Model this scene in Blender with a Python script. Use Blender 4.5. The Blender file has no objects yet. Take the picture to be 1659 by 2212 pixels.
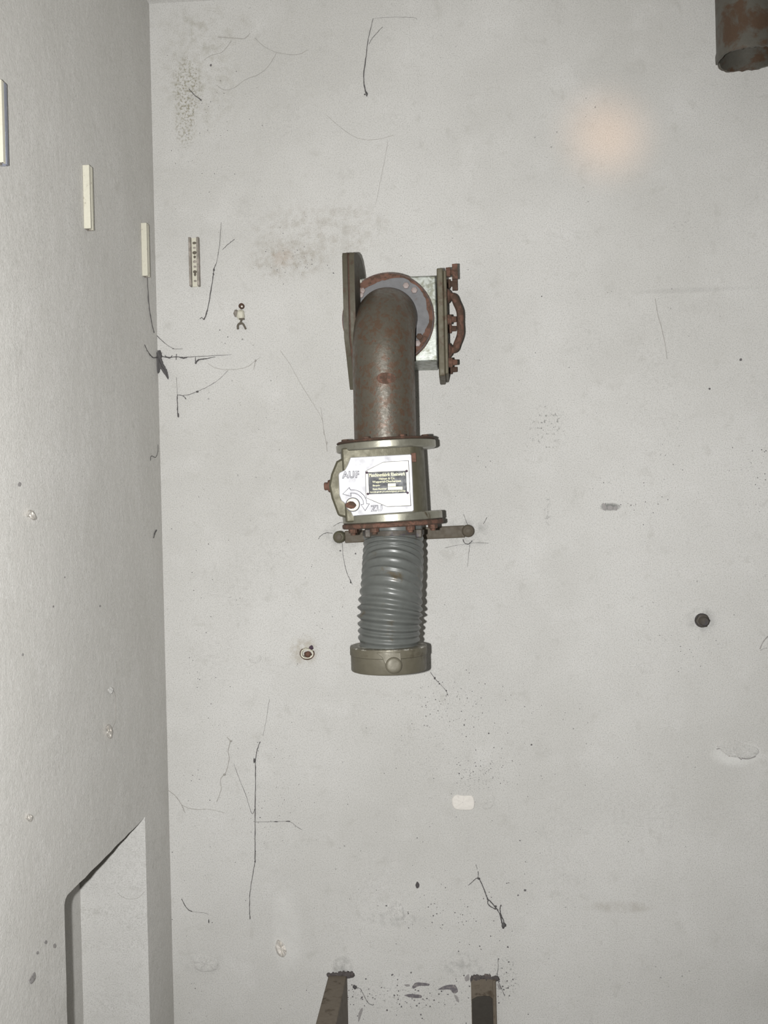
import bpy, bmesh, math, random
from mathutils import Vector, Matrix

# ------------------------------------------------------------------ camera
W, H, F = 1659.0, 2212.0, 2236.0          # photo frame and focal length in pixels
CAM = Vector((0.0, -2.2, 1.5))             # wall_back is the plane y = 0
VPX, VPY, ROLL = 980.0, 1090.0, 0.023      # vanishing point of +Y, slope of verticals
fy = Vector(((VPX - W / 2) / F, (VPY - H / 2) / F, 1.0)).normalized()     # world +Y in (right, down, fwd)
dn = Vector((ROLL, 1.0, 0.0)); dn = (dn - fy * dn.dot(fy)).normalized()   # world -Z
rx = dn.cross(fy).normalized()                                            # world +X
R = Matrix(((rx.x, rx.y, rx.z), (fy.x, fy.y, fy.z), (-dn.x, -dn.y, -dn.z)))  # (right,down,fwd) -> world
scene = bpy.context.scene
cd = bpy.data.cameras.new('camera'); cam = bpy.data.objects.new('camera', cd)
scene.collection.objects.link(cam); scene.camera = cam
cd.sensor_fit = 'VERTICAL'; cd.sensor_height = 36.0; cd.lens = 36.0 * F / H; cd.clip_start = 0.01
right, down, fwd = R @ Vector((1, 0, 0)), R @ Vector((0, 1, 0)), R @ Vector((0, 0, 1))
M = Matrix((right, -down, -fwd)).transposed().to_4x4(); M.translation = CAM
cam.matrix_world = M

# ------------------------------------------------------------------ light and exposure
w = bpy.data.worlds.new('world'); scene.world = w; w.use_nodes = True
w.node_tree.nodes['Background'].inputs[0].default_value = (0.03, 0.03, 0.03, 1)
vs = scene.view_settings
vs.view_transform = 'Standard'; vs.look = 'None'; vs.gamma = 1.0; vs.exposure = 0.0; vs.use_curve_mapping = False
# the camera's own flash, a few centimetres left of the lens
fl = bpy.data.lights.new('camera_flash', 'SPOT'); fl.spot_size = math.radians(126); fl.spot_blend = 1.0; fl.shadow_soft_size = 0.009
fl.energy = 177.0; fl.color = (1.0, 0.995, 0.98)
flo = bpy.data.objects.new('camera_flash', fl); scene.collection.objects.link(flo)
FM = M.copy(); FM.translation = CAM - right * 0.068 + down * 0.004 + fwd * 0.02
flo.matrix_world = FM
# a hand torch held by somebody beside the photographer: warm spot on the wall
tl = bpy.data.lights.new('hand_torch', 'SPOT'); tl.energy = 64.0; tl.color = (1.0, 0.55, 0.28)
tl.spot_size = math.radians(5.6); tl.spot_blend = 1.0; tl.shadow_soft_size = 0.05
tlo = bpy.data.objects.new('hand_torch', tl); scene.collection.objects.link(tlo)

def ray(px, py):
    return R @ Vector(((px - W / 2) / F, (py - H / 2) / F, 1.0))
def bk(px, py, off=0.0):                   # point on the plane off metres before the back wall
    d = ray(px, py); t = (-off - CAM.y) / d.y
    return CAM + d * t
XL = bk(349, 1106).x                       # left wall
def lf(px, py, off=0.0):                   # point on the plane off metres before the left wall
    d = ray(px, py); t = (XL + off - CAM.x) / d.x
    return CAM + d * t
ZC = bk(330, 8).z                          # ceiling
tgt = bk(1310, 295)
tlo.location = (0.75, -1.9, 1.75)
tlo.rotation_euler = (tgt - Vector(tlo.location)).to_track_quat('-Z', 'Y').to_euler()

rnd = random.Random(7)

# ------------------------------------------------------------------ materials
def s2l(c):
    c = c / 255.0
    return c / 12.92 if c <= 0.04045 else ((c + 0.055) / 1.055) ** 2.4
def col(r, g, b, k=1.0):
    return (min(s2l(r) * k, .92), min(s2l(g) * k, .92), min(s2l(b) * k, .92), 1)

class NT:
    def __init__(s, name):
        m = bpy.data.materials.new(name); m.use_nodes = True
        s.m = m; s.t = m.node_tree; s.b = s.t.nodes['Principled BSDF']
    def n(s, typ, **kw):
        nd = s.t.nodes.new(typ)
        for k, v in kw.items(): setattr(nd, k, v)
        return nd
    def set(s, sock, v):
        if hasattr(v, 'is_output') or isinstance(v, bpy.types.NodeSocket): s.t.links.new(v, sock)
        else: sock.default_value = v
    def math(s, op, a, b=0.0, c=0.0, clamp=False):
        nd = s.n('ShaderNodeMath', operation=op, use_clamp=clamp)
        s.set(nd.inputs[0], a); s.set(nd.inputs[1], b); s.set(nd.inputs[2], c)
        return nd.outputs[0]
    def noise(s, vec, scale, detail=4, rough=.55, dist=0):
        nd = s.n('ShaderNodeTexNoise'); s.set(nd.inputs['Vector'], vec)
        nd.inputs['Scale'].default_value = scale; nd.inputs['Detail'].default_value = detail
        nd.inputs['Roughness'].default_value = rough; nd.inputs['Distortion'].default_value = dist
        return nd.outputs['Fac']
    def ramp(s, v, lo, hi, a=0.0, b=1.0):
        nd = s.n('ShaderNodeMapRange', interpolation_type='SMOOTHSTEP')
        s.set(nd.inputs['Value'], v); s.set(nd.inputs['From Min'], lo); s.set(nd.inputs['From Max'], hi)
        s.set(nd.inputs['To Min'], a); s.set(nd.inputs['To Max'], b)
        return nd.outputs['Result']
    def mix(s, f, a, b):
        nd = s.n('ShaderNodeMix', data_type='RGBA')
        s.set(nd.inputs[0], f); s.set(nd.inputs[6], a); s.set(nd.inputs[7], b)
        return nd.outputs[2]
    def pos(s):
        return s.n('ShaderNodeNewGeometry').outputs['Position']
    def bump(s, h, strength, dist=.002):
        nd = s.n('ShaderNodeBump'); s.set(nd.inputs['Height'], h)
        nd.inputs['Strength'].default_value = strength; nd.inputs['Distance'].default_value = dist
        s.t.links.new(nd.outputs[0], s.b.inputs['Normal'])
    def scaled(s, vec, x, y, z):
        nd = s.n('ShaderNodeVectorMath', operation='MULTIPLY'); s.set(nd.inputs[0], vec)
        nd.inputs[1].default_value = (x, y, z)
        return nd.outputs[0]

def mat(name, base, second=None, amt=.5, scale=30, rough=.6, metal=0.0, bump=.15, bscale=180, grime=.25, third=None, amt3=.6, scale3=60):
    """painted / rusty surfaces: base colour broken by patches of a second and third colour"""
    a = NT(name); p = a.pos()
    c = base
    g = a.noise(p, scale * 3, 5, .6)
    c = a.mix(a.ramp(g, .3, .75, 0, grime), c, (base[0] * .55, base[1] * .55, base[2] * .52, 1))
    if second:
        f = a.noise(p, scale, 6, .68, .4)
        c = a.mix(a.ramp(f, 1 - amt - .06, 1 - amt + .07), c, second)
    if third:
        f = a.noise(p, scale3, 4, .6, .2)
        c = a.mix(a.ramp(f, 1 - amt3 - .03, 1 - amt3 + .04), c, third)
    a.t.links.new(c, a.b.inputs['Base Color'])
    rn = a.noise(p, scale * 2, 3)
    a.t.links.new(a.ramp(rn, .2, .8, rough - .1, rough + .12), a.b.inputs['Roughness'])
    a.b.inputs['Metallic'].default_value = metal
    a.bump(a.noise(p, bscale, 4, .6), bump)
    return a.m

def plaster(name, base, stains=(), streak=0.0, marks=True):
    a = NT(name); p = a.pos()
    big = a.noise(p, 1.7, 4, .6); mid = a.noise(p, 9, 5, .6); fine = a.noise(p, 420, 2, .7); gr = a.noise(p, 150, 3, .65)
    dark = (base[0] * .86, base[1] * .857, base[2] * .845, 1)
    lite = (min(base[0] * 1.07, .9), min(base[1] * 1.07, .9), min(base[2] * 1.08, .9), 1)
    c = a.mix(a.ramp(big, .3, .7), dark, base)
    c = a.mix(a.ramp(mid, .5, .8, 0, .55), c, lite)
    c = a.mix(a.ramp(mid, .46, .2, 0, .45), c, dark)
    c = a.mix(a.ramp(fine, .45, .72, 0, .7), c, (base[0] * .62, base[1] * .62, base[2] * .6, 1))
    c = a.mix(a.ramp(fine, .45, .25, 0, .5), c, lite)
    c = a.mix(a.ramp(gr, .56, .75, 0, .22), c, (base[0] * .7, base[1] * .7, base[2] * .68, 1))
    sm = a.noise(p, 26, 5, .7, .3)
    c = a.mix(a.ramp(sm, .54, .72, 0, .42), c, (base[0] * .72, base[1] * .715, base[2] * .69, 1))
    c = a.mix(a.math('MULTIPLY', a.ramp(a.noise(p, 3.1, 3, .6), .5, .7), a.ramp(a.noise(p, 110, 4, .7), .42, .7, 0, .3)), c, (base[0] * .6, base[1] * .595, base[2] * .58, 1))
    if streak:
        st = a.noise(a.scaled(p, 1, 16, 3.5), 1.0, 4, .6)
        c = a.mix(a.ramp(st, .35, .75, 0, streak), c, dark)
        fs = a.noise(a.scaled(p, 1, 140, 75), 1.0, 3, .7)
        c = a.mix(a.ramp(fs, .5, .75, 0, .5), c, lite)
        c = a.mix(a.ramp(fs, .42, .2, 0, .25), c, dark)
    if marks:      # tiny soot specks, gathered in patches
        vo = a.n('ShaderNodeTexVoronoi', feature='F1'); a.set(vo.inputs['Vector'], p); vo.inputs['Scale'].default_value = 85
        vo.inputs['Randomness'].default_value = 1
        patch = a.ramp(a.noise(p, 5.5, 3, .6), .5, .68)
        th = a.ramp(a.noise(p, 60, 2), .4, .75, 0.03, .2)
        sp = a.math('LESS_THAN', vo.outputs['Distance'], th)
        c = a.mix(a.math('MULTIPLY', a.math('MULTIPLY', sp, patch), .6), c, (.16, .155, .15, 1))
    sep = a.n('ShaderNodeSeparateXYZ'); a.set(sep.inputs[0], p)
    for (cx, cz, sx, sz, rgb, amt, ns, lo, hi) in stains:
        ex = a.math('DIVIDE', a.math('SUBTRACT', sep.outputs[0], cx), sx)
        ez = a.math('DIVIDE', a.math('SUBTRACT', sep.outputs[2], cz), sz)
        r2 = a.math('ADD', a.math('MULTIPLY', ex, ex), a.math('MULTIPLY', ez, ez))
        m = a.ramp(r2, 1.0, 0.1)
        nz = a.ramp(a.noise(p, ns, 4, .6), lo, hi)
        c = a.mix(a.math('MULTIPLY', a.math('MULTIPLY', m, nz), amt), c, rgb)
    a.t.links.new(c, a.b.inputs['Base Color'])
    a.b.inputs['Roughness'].default_value = .95
    if 'Diffuse Roughness' in a.b.inputs: a.b.inputs['Diffuse Roughness'].default_value = .17 if streak else .35
    a.b.inputs['Specular IOR Level'].default_value = .25
    h = a.math('ADD', a.math('MULTIPLY', a.noise(p, 260, 3, .65), .5), a.math('MULTIPLY', a.noise(p, 70, 4, .6), .6))
    h = a.math('ADD', h, a.math('MULTIPLY', a.noise(p, 12, 3, .5), .9))
    a.bump(h, .5, .003)
    return a.m

WALLC = col(192, 191, 188.5, 1.22)
def stain(px, py, sx, sy, rgb, amt, ns, lo, hi):
    c = bk(px, py); return (c.x, c.z, sx / 1016, sy / 1016, rgb, amt, ns, lo, hi)
BRN = (.24, .20, .14, 1); MOLD = (.27, .25, .18, 1); GRY = (.22, .22, .21, 1)
STAINS = [
    stain(405, 190, 40, 85, MOLD, .8, 190, .47, .62), stain(400, 270, 30, 60, MOLD, .6, 190, .47, .62),
    stain(430, 170, 110, 150, MOLD, .25, 60, .4, .7), stain(440, 60, 130, 60, MOLD, .34, 30, .45, .75),
    stain(620, 560, 110, 55, BRN, .5, 60, .4, .75), stain(690, 500, 190, 75, BRN, .34, 50, .4, .75),
    stain(610, 555, 30, 30, (.34, .2, .1, 1), .25, 40, .3, .7),
    stain(1185, 905, 45, 40, GRY, .65, 150, .57, .64), stain(1175, 945, 60, 55, GRY, .55, 150, .58, .66),
    stain(1182, 1100, 10, 45, GRY, .45, 110, .5, .62), stain(1480, 490, 45, 20, GRY, .35, 160, .56, .66),
    stain(1318, 1095, 26, 10, GRY, .95, 120, .36, .46),
    stain(740, 2090, 26, 30, GRY, .6, 70, .3, .7), stain(1000, 2085, 60, 35, GRY, .35, 70, .4, .7),
    stain(655, 1405, 40, 40, (.3, .25, .16, 1), .45, 60, .3, .7), stain(1515, 1340, 40, 34, GRY, .35, 60, .35, .7),
    stain(740, 1160, 55, 34, GRY, .5, 50, .35, .75), stain(1010, 1150, 60, 38, GRY, .5, 50, .35, .75),
    stain(980, 1600, 180, 160, GRY, .3, 240, .58, .66), stain(1030, 1680, 60, 40, GRY, .5, 210, .56, .64),
    stain(1340, 1960, 90, 16, BRN, .25, 40, .3, .7), stain(850, 1985, 90, 20, GRY, .3, 90, .42, .7),
    stain(1590, 1630, 60, 30, (.8, .8, .78, 1), .4, 30, .2, .5), stain(1480, 627, 190, 7, GRY, .16, 20, .2, .7),
    stain(620, 2010, 40, 120, (.8, .8, .78, 1), .2, 30, .2, .6), stain(440, 2080, 60, 30, GRY, .25, 60, .4, .7),
    stain(900, 2150, 190, 55, GRY, .5, 190, .58, .64), stain(1090, 2110, 40, 60, GRY, .55, 190, .55, .63),
]
m_wall = plaster('plaster_wall', WALLC, STAINS)
m_wall_left = plaster('plaster_brushed', col(188, 186.5, 183, 1.22), (), streak=.6, marks=False)
m_plain = plaster('plaster_plain', WALLC, (), marks=False)
m_fresh = mat('filler_plaster', col(206, 202, 196, 1.2), col(186, 181, 175, 1.2), .35, 90, rough=.95, bump=.5, bscale=150, grime=.1)
m_floor = mat('concrete_floor', col(120, 116, 108), col(95, 92, 86), .4, 6, rough=.9)
RUST = col(114, 82, 68, .85); RUSTD = col(84, 64, 52, .85); OLIVE = col(112, 106, 88, .9)
m_pipe = mat('rusty_olive_pipe', col(103, 97, 86, .76), col(102, 82, 66, .75), .47, 70, rough=.44, metal=.25, bump=.25, third=col(108, 78, 62, .75), amt3=.36, scale3=110)
m_pipe2 = mat('rusty_grey_pipe', col(104, 101, 93, .8), col(92, 72, 56, .8), .48, 18, rough=.5, metal=.2, bump=.2)
m_galv = mat('galvanised_sheet', col(170, 174, 168), col(130, 132, 120), .46, 60, rough=.42, metal=.55, bump=.1, grime=.2)
m_flange = mat('blue_grey_flange_paint', col(116, 116, 118, .85), col(112, 84, 70, .85), .36, 30, rough=.6, bump=.15)
m_rust = mat('flaking_rust', RUST, RUSTD, .5, 70, rough=.85, bump=.5, bscale=260)
m_rustd = mat('dark_rust', RUSTD, RUST, .4, 60, rough=.85, bump=.4)
m_olive = mat('dirty_olive_steel', col(106, 100, 82, .82), col(90, 72, 56, .8), .42, 40, rough=.6, metal=.15)
m_steel = mat('worn_bare_steel', col(166, 164, 150, .8), col(116, 104, 82, .75), .36, 36, rough=.36, metal=.6, bump=.08)
m_cast = mat('cast_olive_grey', col(112, 108, 90, .75), col(110, 84, 60, .8), .26, 34, rough=.5, metal=.35)
m_plate = mat('bright_cast_plate', col(184, 184, 188), col(164, 164, 170), .35, 30, rough=.5, metal=.2, bump=.06, grime=.1)
m_pad = mat('bright_pad', col(212, 210, 200), None, rough=.5, scale=30, metal=.15, bump=.04, grime=.08)
m_line = mat('relief_shade_grey', col(104, 102, 110, .7), None, rough=.7)  # painted shade along raised edges, used for dark outlines
m_lever = mat('dark_olive_lever', col(92, 87, 72, .75), col(84, 68, 54, .75), .4, 40, rough=.65, metal=.1)
m_enam = mat('black_enamel', col(52, 55, 62, .7), None, rough=.5, scale=40, bump=.03, grime=.1)
m_cream = mat('cream_lettering', col(246, 244, 205), None, rough=.5, bump=.02, grime=.02)
m_rivet = mat('dark_rivet', col(80, 62, 78, .8), None, rough=.6)
m_hose = mat('grey_rubber_hose', col(112, 115, 112, .72), col(104, 96, 80, .7), .38, 22, rough=.36, bump=.08, grime=.3)
m_coup = mat('olive_grey_coupling', col(116, 111, 96, .8), col(98, 91, 76, .75), .4, 30, rough=.5, metal=.2, third=col(160, 155, 140, .8), amt3=.26, scale3=90)
m_chip = mat('paint_chipped_rim', col(118, 113, 98, .8), col(205, 203, 195, .9), .42, 75, rough=.45, metal=.3)
m_bar = mat('brown_grey_bar', col(108, 99, 87, 1.0), col(78, 68, 56), .4, 40, rough=.7)
m_strap = mat('dark_brown_strap', col(92, 84, 72, .95), col(76, 68, 58), .4, 40, rough=.7)
m_rail = mat('cream_painted_rail', col(198, 195, 180, 1.1), col(168, 163, 148, 1.1), .36, 90, rough=.7, grime=.15)
m_raile = mat('grey_rail_lip', col(138, 132, 124, 1.1), col(160, 152, 144, 1.1), .45, 60, rough=.6, metal=.2)
m_slot = mat('dark_slot', col(104, 98, 88, 1.0), None, rough=.9)
m_zinc = mat('blue_zinc', col(150, 154, 168, 1.0), col(190, 190, 194), .4, 60, rough=.45, metal=.5)
m_web = mat('dusty_cobweb', col(92, 90, 90, .95), None, rough=1, bump=0)
m_webl = mat('faint_cobweb', col(158, 155, 150, 1.15), None, rough=1, bump=0)
m_soot = mat('sooty_clump', col(84, 81, 82, .95), None, rough=1, bump=.4)
m_dark = mat('dark_threaded_steel', col(82, 76, 68, .9), col(66, 62, 66), .45, 60, rough=.6, metal=.2)
m_black = mat('matt_black', col(66, 62, 56, .9), None, rough=.85)
m_bolt = mat('pinkish_worn_bolt', col(168, 154, 150, .8), col(140, 110, 98, .8), .4, 90, rough=.55)
m_speck = mat('grey_soot_speck', col(106, 103, 104, 1.0), None, rough=1, bump=0)
m_flake2 = mat('dark_scuff', col(112, 108, 112, 1.0), col(138, 133, 132, 1.05), .45, 140, rough=1, bump=.4)
m_rough = mat('rough_mortar', col(88, 83, 82, .95), col(108, 100, 95), .4, 120, rough=1, bump=.5)
m_flake = mat('bare_concrete_flake', col(146, 143, 142, 1.15), col(162, 158, 153, 1.15), .4, 90, rough=1, bump=.4)

# ------------------------------------------------------------------ mesh helpers
class MB:
    def __init__(s): s.v, s.f, s.mi = [], [], []
    def add(s, vs, fs, mi=0):
        o = len(s.v); s.v += [Vector(v) for v in vs]
        s.f += [tuple(i + o for i in f) for f in fs]; s.mi += [mi] * len(fs); return s
    def prism(s, bottom, top, mi=0):          # two loops of equal length
        n = len(bottom)
        fs = [tuple(range(n))[::-1], tuple(range(n, 2 * n))]
        fs += [(i, (i + 1) % n, n + (i + 1) % n, n + i) for i in range(n)]
        return s.add(list(bottom) + list(top), fs, mi)
    def poly(s, pts, vec, mi=0):              # polygon extruded along vec
        vec = Vector(vec); pts = [Vector(p) for p in pts]
        return s.prism(pts, [p + vec for p in pts], mi)
    def box(s, c, sx, sy, sz, mi=0, rot=None):
        c = Vector(c); q = []
        for z in (-1, 1):
            for x, y in ((-1, -1), (1, -1), (1, 1), (-1, 1)):
                d = Vector((x * sx / 2, y * sy / 2, z * sz / 2))
                q.append(c + (rot @ d if rot else d))
        return s.prism(q[:4], q[4:], mi)
    def rings(s, rings, caps=True, mi=0):
        n = len(rings[0]); o = []
        for r in rings: o += r
        fs = []
        for k in range(len(rings) - 1):
            for i in range(n):
                j = (i + 1) % n
                fs.append((k * n + i, k * n + j, (k + 1) * n + j, (k + 1) * n + i))
        if caps:
            fs.append(tuple(range(n))[::-1]); fs.append(tuple(range((len(rings) - 1) * n, len(rings) * n)))
        return s.add(o, fs, mi)
    def lathe(s, c, axis, prof, n=48, caps=True, mi=0):   # prof: (distance along axis, radius)
        c = Vector(c); ax = Vector(axis).normalized(); a, b = perp(ax)
        return s.rings([[c + ax * t + (a * math.cos(2 * math.pi * i / n) + b * math.sin(2 * math.pi * i / n)) * max(r, 1e-5)
                         for i in range(n)] for t, r in prof], caps, mi)
    def tube(s, pts, rad, n=8, mi=0):
        pts = [Vector(p) for p in pts]; rs = []
        if not hasattr(rad, '__len__'): rad = [rad] * len(pts)
        a = None
        for k, p in enumerate(pts):
            t = (pts[min(k + 1, len(pts) - 1)] - pts[max(k - 1, 0)]).normalized()
            if a is None: a, b = perp(t)
            else:
                a = (a - t * a.dot(t)).normalized(); b = t.cross(a)
            rs.append([p + (a * math.cos(2 * math.pi * i / n) + b * math.sin(2 * math.pi * i / n)) * rad[k] for i in range(n)])
        return s.rings(rs, True, mi)
    def blob(s, c, rx_, ry_, rz_, jit=.25, n=10, m=6, mi=0, rg=None):
        rg = rg or rnd; c = Vector(c); rs = []
        for k in range(m + 1):
            th = math.pi * (k + .02) / (m + .04)
            rs.append([c + Vector((rx_ * math.sin(th) * math.cos(2 * math.pi * i / n), ry_ * math.sin(th) * math.sin(2 * math.pi * i / n),
                                   rz_ * math.cos(th))) * (1 + rg.uniform(-jit, jit)) for i in range(n)])
        return s.rings(rs, True, mi)
    def xf(s, fn): s.v = [fn(v) for v in s.v]; return s
    def build(s, name, mats, parent=None, origin=None, smooth=40, bevel=0.0):
        if origin is None:
            if parent is not None: origin = ORG[parent.name]
            else:
                lo = Vector([min(v[i] for v in s.v) for i in range(3)]); hi = Vector([max(v[i] for v in s.v) for i in range(3)])
                origin = Vector(((lo.x + hi.x) / 2, (lo.y + hi.y) / 2, lo.z))
        origin = Vector(origin)
        me = bpy.data.meshes.new(name); me.from_pydata([v - origin for v in s.v], [], s.f); me.update()
        for m in (mats if isinstance(mats, (list, tuple)) else [mats]): me.materials.append(m)
        me.polygons.foreach_set('material_index', s.mi)
        bm = bmesh.new(); bm.from_mesh(me); bmesh.ops.recalc_face_normals(bm, faces=bm.faces)
        for f in bm.faces: f.smooth = True
        for e in bm.edges:
            e.smooth = not (len(e.link_faces) != 2 or e.calc_face_angle(0) > math.radians(smooth))
        bm.to_mesh(me); bm.free()
        o = bpy.data.objects.new(name, me); scene.collection.objects.link(o)
        if parent is not None: o.parent = parent
        else: o.location = origin
        ORG[o.name] = origin
        if bevel:
            b = o.modifiers.new('bevel', 'BEVEL'); b.width = bevel; b.segments = 2; b.limit_method = 'ANGLE'; b.angle_limit = math.radians(40)
        return o
ORG = {}
def perp(t):
    r = Vector((0, 0, 1)) if abs(t.z) < .9 else Vector((0, -1, 0))
    a = t.cross(r).normalized(); return a, t.cross(a).normalized() if False else t.cross(a)
def thing(name, label, cat, loc, group=None):
    o = bpy.data.objects.new(name, None); scene.collection.objects.link(o); o.location = loc
    o.empty_display_size = .05; ORG[o.name] = Vector(loc)
    return tag(o, label, cat, group)
def tag(o, label, cat, group=None):
    o['label'] = label; o['category'] = cat
    if group: o['group'] = group
    return o
def struct(o, label=None):
    o['kind'] = 'structure'
    if label: o['label'] = label
    return o
def spline(pts, n=8):                      # Catmull-Rom through the points
    pts = [Vector(p) for p in pts]; out = []
    for i in range(len(pts) - 1):
        p0, p1, p2, p3 = pts[max(i - 1, 0)], pts[i], pts[i + 1], pts[min(i + 2, len(pts) - 1)]
        for k in range(n):
            t = k / n
            out.append(.5 * ((2 * p1) + (p2 - p0) * t + (2 * p0 - 5 * p1 + 4 * p2 - p3) * t * t + (3 * p1 - p0 - 3 * p2 + p3) * t ** 3))
    out.append(pts[-1]); return out

# ------------------------------------------------------------------ the room
XR, YF = 2.3, -3.3
def slab(name, c, s, m, label):
    return struct(MB().box(c, *s).build(name, m), label)
slab('wall_back', ((XL + XR) / 2 - .1, .1, ZC / 2), (XR - XL + .6, .2, ZC + .4), m_wall, 'grey-white plastered bunker wall with stains and soot specks')
slab('wall_right', (XR + .1, YF / 2, ZC / 2), (.2, -YF + .02, ZC + .4), m_plain, 'plain plastered side wall')
slab('wall_front', ((XL + XR) / 2, YF - .1, ZC / 2), (XR - XL + .6, .2, ZC + .4), m_plain, 'plain plastered wall')
slab('floor', ((XL + XR) / 2, YF / 2, -.1), (XR - XL + .6, -YF + .4, .2), m_floor, 'concrete floor')
slab('ceiling', ((XL + XR) / 2, YF / 2, ZC + .1), (XR - XL + .6, -YF + .4, .2), m_plain, 'plastered ceiling')
wall_back = bpy.data.objects['wall_back']
# left wall with the shallow niche low down beside the corner
fa, na = lf(313, 1765), lf(139, 1960)
nt = fa.z; y_far, y_near, depth, zb = fa.y, na.y, .136, .12
loop = []
rg = random.Random(3)
def edge(a, b, n, j=.0008):
    return [Vector((XL, a[0] + (b[0] - a[0]) * i / n + rg.uniform(-j, j), a[1] + (b[1] - a[1]) * i / n + rg.uniform(-j, j))) for i in range(n)]
rr = .014
loop += edge((y_near, zb), (y_near, nt - rr), 24)
loop += [Vector((XL, y_near + rr - rr * math.cos(t), nt - rr + rr * math.sin(t))) for t in [math.pi / 2 * i / 6 for i in range(6)]]
loop += edge((y_near + rr, nt), (y_far, nt), 16)
loop += edge((y_far, nt), (y_far, zb), 24, .0008)
loop += edge((y_far, zb), (y_near, zb), 8)
bm = bmesh.new()
outer = [bm.verts.new(v) for v in (Vector((XL, YF, -.2)), Vector((XL, YF, ZC + .2)), Vector((XL, .0, ZC + .2)), Vector((XL, .0, -.2)))]
inner = [bm.verts.new(v) for v in loop]
eds = [bm.edges.new((outer[i], outer[(i + 1) % 4])) for i in range(4)]
eds += [bm.edges.new((inner[i], inner[(i + 1) % len(inner)])) for i in range(len(inner))]
bmesh.ops.triangle_fill(bm, use_beauty=True, use_dissolve=False, edges=eds)
back = [bm.verts.new(v.co + Vector((-depth, 0, 0))) for v in inner]
for i in range(len(inner)):
    j = (i + 1) % len(inner); bm.faces.new((inner[i], inner[j], back[j], back[i]))
bm.faces.new(back)
ob = [bm.verts.new(v.co + Vector((-.3, 0, 0))) for v in outer]
for i in range(4):
    j = (i + 1) % 4; bm.faces.new((outer[i], outer[j], ob[j], ob[i]))
bm.faces.new(ob)
bmesh.ops.recalc_face_normals(bm, faces=bm.faces)
me = bpy.data.meshes.new('wall_left'); bm.to_mesh(me); bm.free(); me.materials.append(m_wall_left); me.materials.append(m_plain)
for f in me.polygons:
    if f.center.x < XL - .01 and abs(f.normal.x) < .5 and abs(f.center.y) < 1: f.material_index = 1
wl = bpy.data.objects.new('wall_left', me); scene.collection.objects.link(wl); ORG['wall_left'] = Vector((0, 0, 0))
struct(wl, 'brushed grey plaster side wall with a shallow niche at its foot')

# ------------------------------------------------------------------ ventilation intake
AX = bk(829, 810, .24).x                   # vertical pipe axis
OFF = .24
fc = bk(839, 690, .14)                     # flange centre, front of the housing box
vent = thing('ventilation_intake', 'rusty bunker air intake: elbow pipe, shut-off valve and ribbed grey hose on white wall', 'ventilation pipe', (AX, 0, bk(840, 1458, .3).z))

# housing box on the wall
b0, b1 = bk(757, 602, .14), bk(946, 780, .14)
hb = MB().poly([(b0.x, -.14, b0.z), (b1.x, -.14, b0.z), (b1.x, -.14, b1.z), (b0.x, -.14, b1.z)], (0, .14, 0)).build('housing', m_galv, vent, bevel=.003)
hb['label'] = 'galvanised sheet metal box behind the round flange'
# right-hand flange plate and cover, square to the wall
p0, p1 = bk(943, 579, .158), bk(949, 812, .158)
t1, t2 = .0125, .0065
xr0 = p0.x
def plate_yz(x, th, z0, z1, y0, y1):
    return MB().poly([(x, y0, z0), (x, y1, z0), (x, y1, z1), (x, y0, z1)], (th, 0, 0))
plate_yz(xr0, t1, p1.z, p0.z, -.158, -.004).build('flange_plate', m_olive, vent, bevel=.0025)
cov = plate_yz(xr0 + t1, t2, p1.z + .004, p0.z - .004, -.154, -.008).build('cover_plate', m_olive, vent, bevel=.002)
xc = xr0 + t1 + t2
for py in (588, 690, 783):
    zz = bk(970, py, .14).z
    for off in (.138, .03):
        mb = MB().lathe((xc - .001, -off, zz), (1, 0, 0), [(0, .0105), (.009, .0105), (.009, .0065), (.019 if py > 600 else .023, .006)], 6)
        if py < 600: mb.box((xc + .017, -off, zz + .001), .011, .008, .03)
        mb.build('cover_bolt', m_rust if (off > .1 or py == 690) else m_rustd, cov, bevel=.001)
h0, h1 = bk(966, 640, .10), bk(968, 757, .10)
xo = bk(994, 700, .10).x
hz = (h0.z + h1.z) / 2; hh = (h0.z - h1.z) / 2
path = spline([(xc - .002, -.1, h0.z), (xc + .013, -.1, h0.z - .002), (xo - .007, -.1, h0.z - .013), (xo, -.1, h0.z - .032), (xo, -.1, hz),
               (xo, -.1, h1.z + .032), (xo - .007, -.1, h1.z + .013), (xc + .013, -.1, h1.z + .002), (xc - .002, -.1, h1.z)], 6)
mb = MB().tube(path, .0075, 10)
for z in (h0.z, h1.z): mb.lathe((xc - .001, -.1, z), (1, 0, 0), [(0, .015), (.004, .0145), (.009, .0085)], 14)
mb.build('cover_handle', m_rust, cov, bevel=.001)
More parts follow.
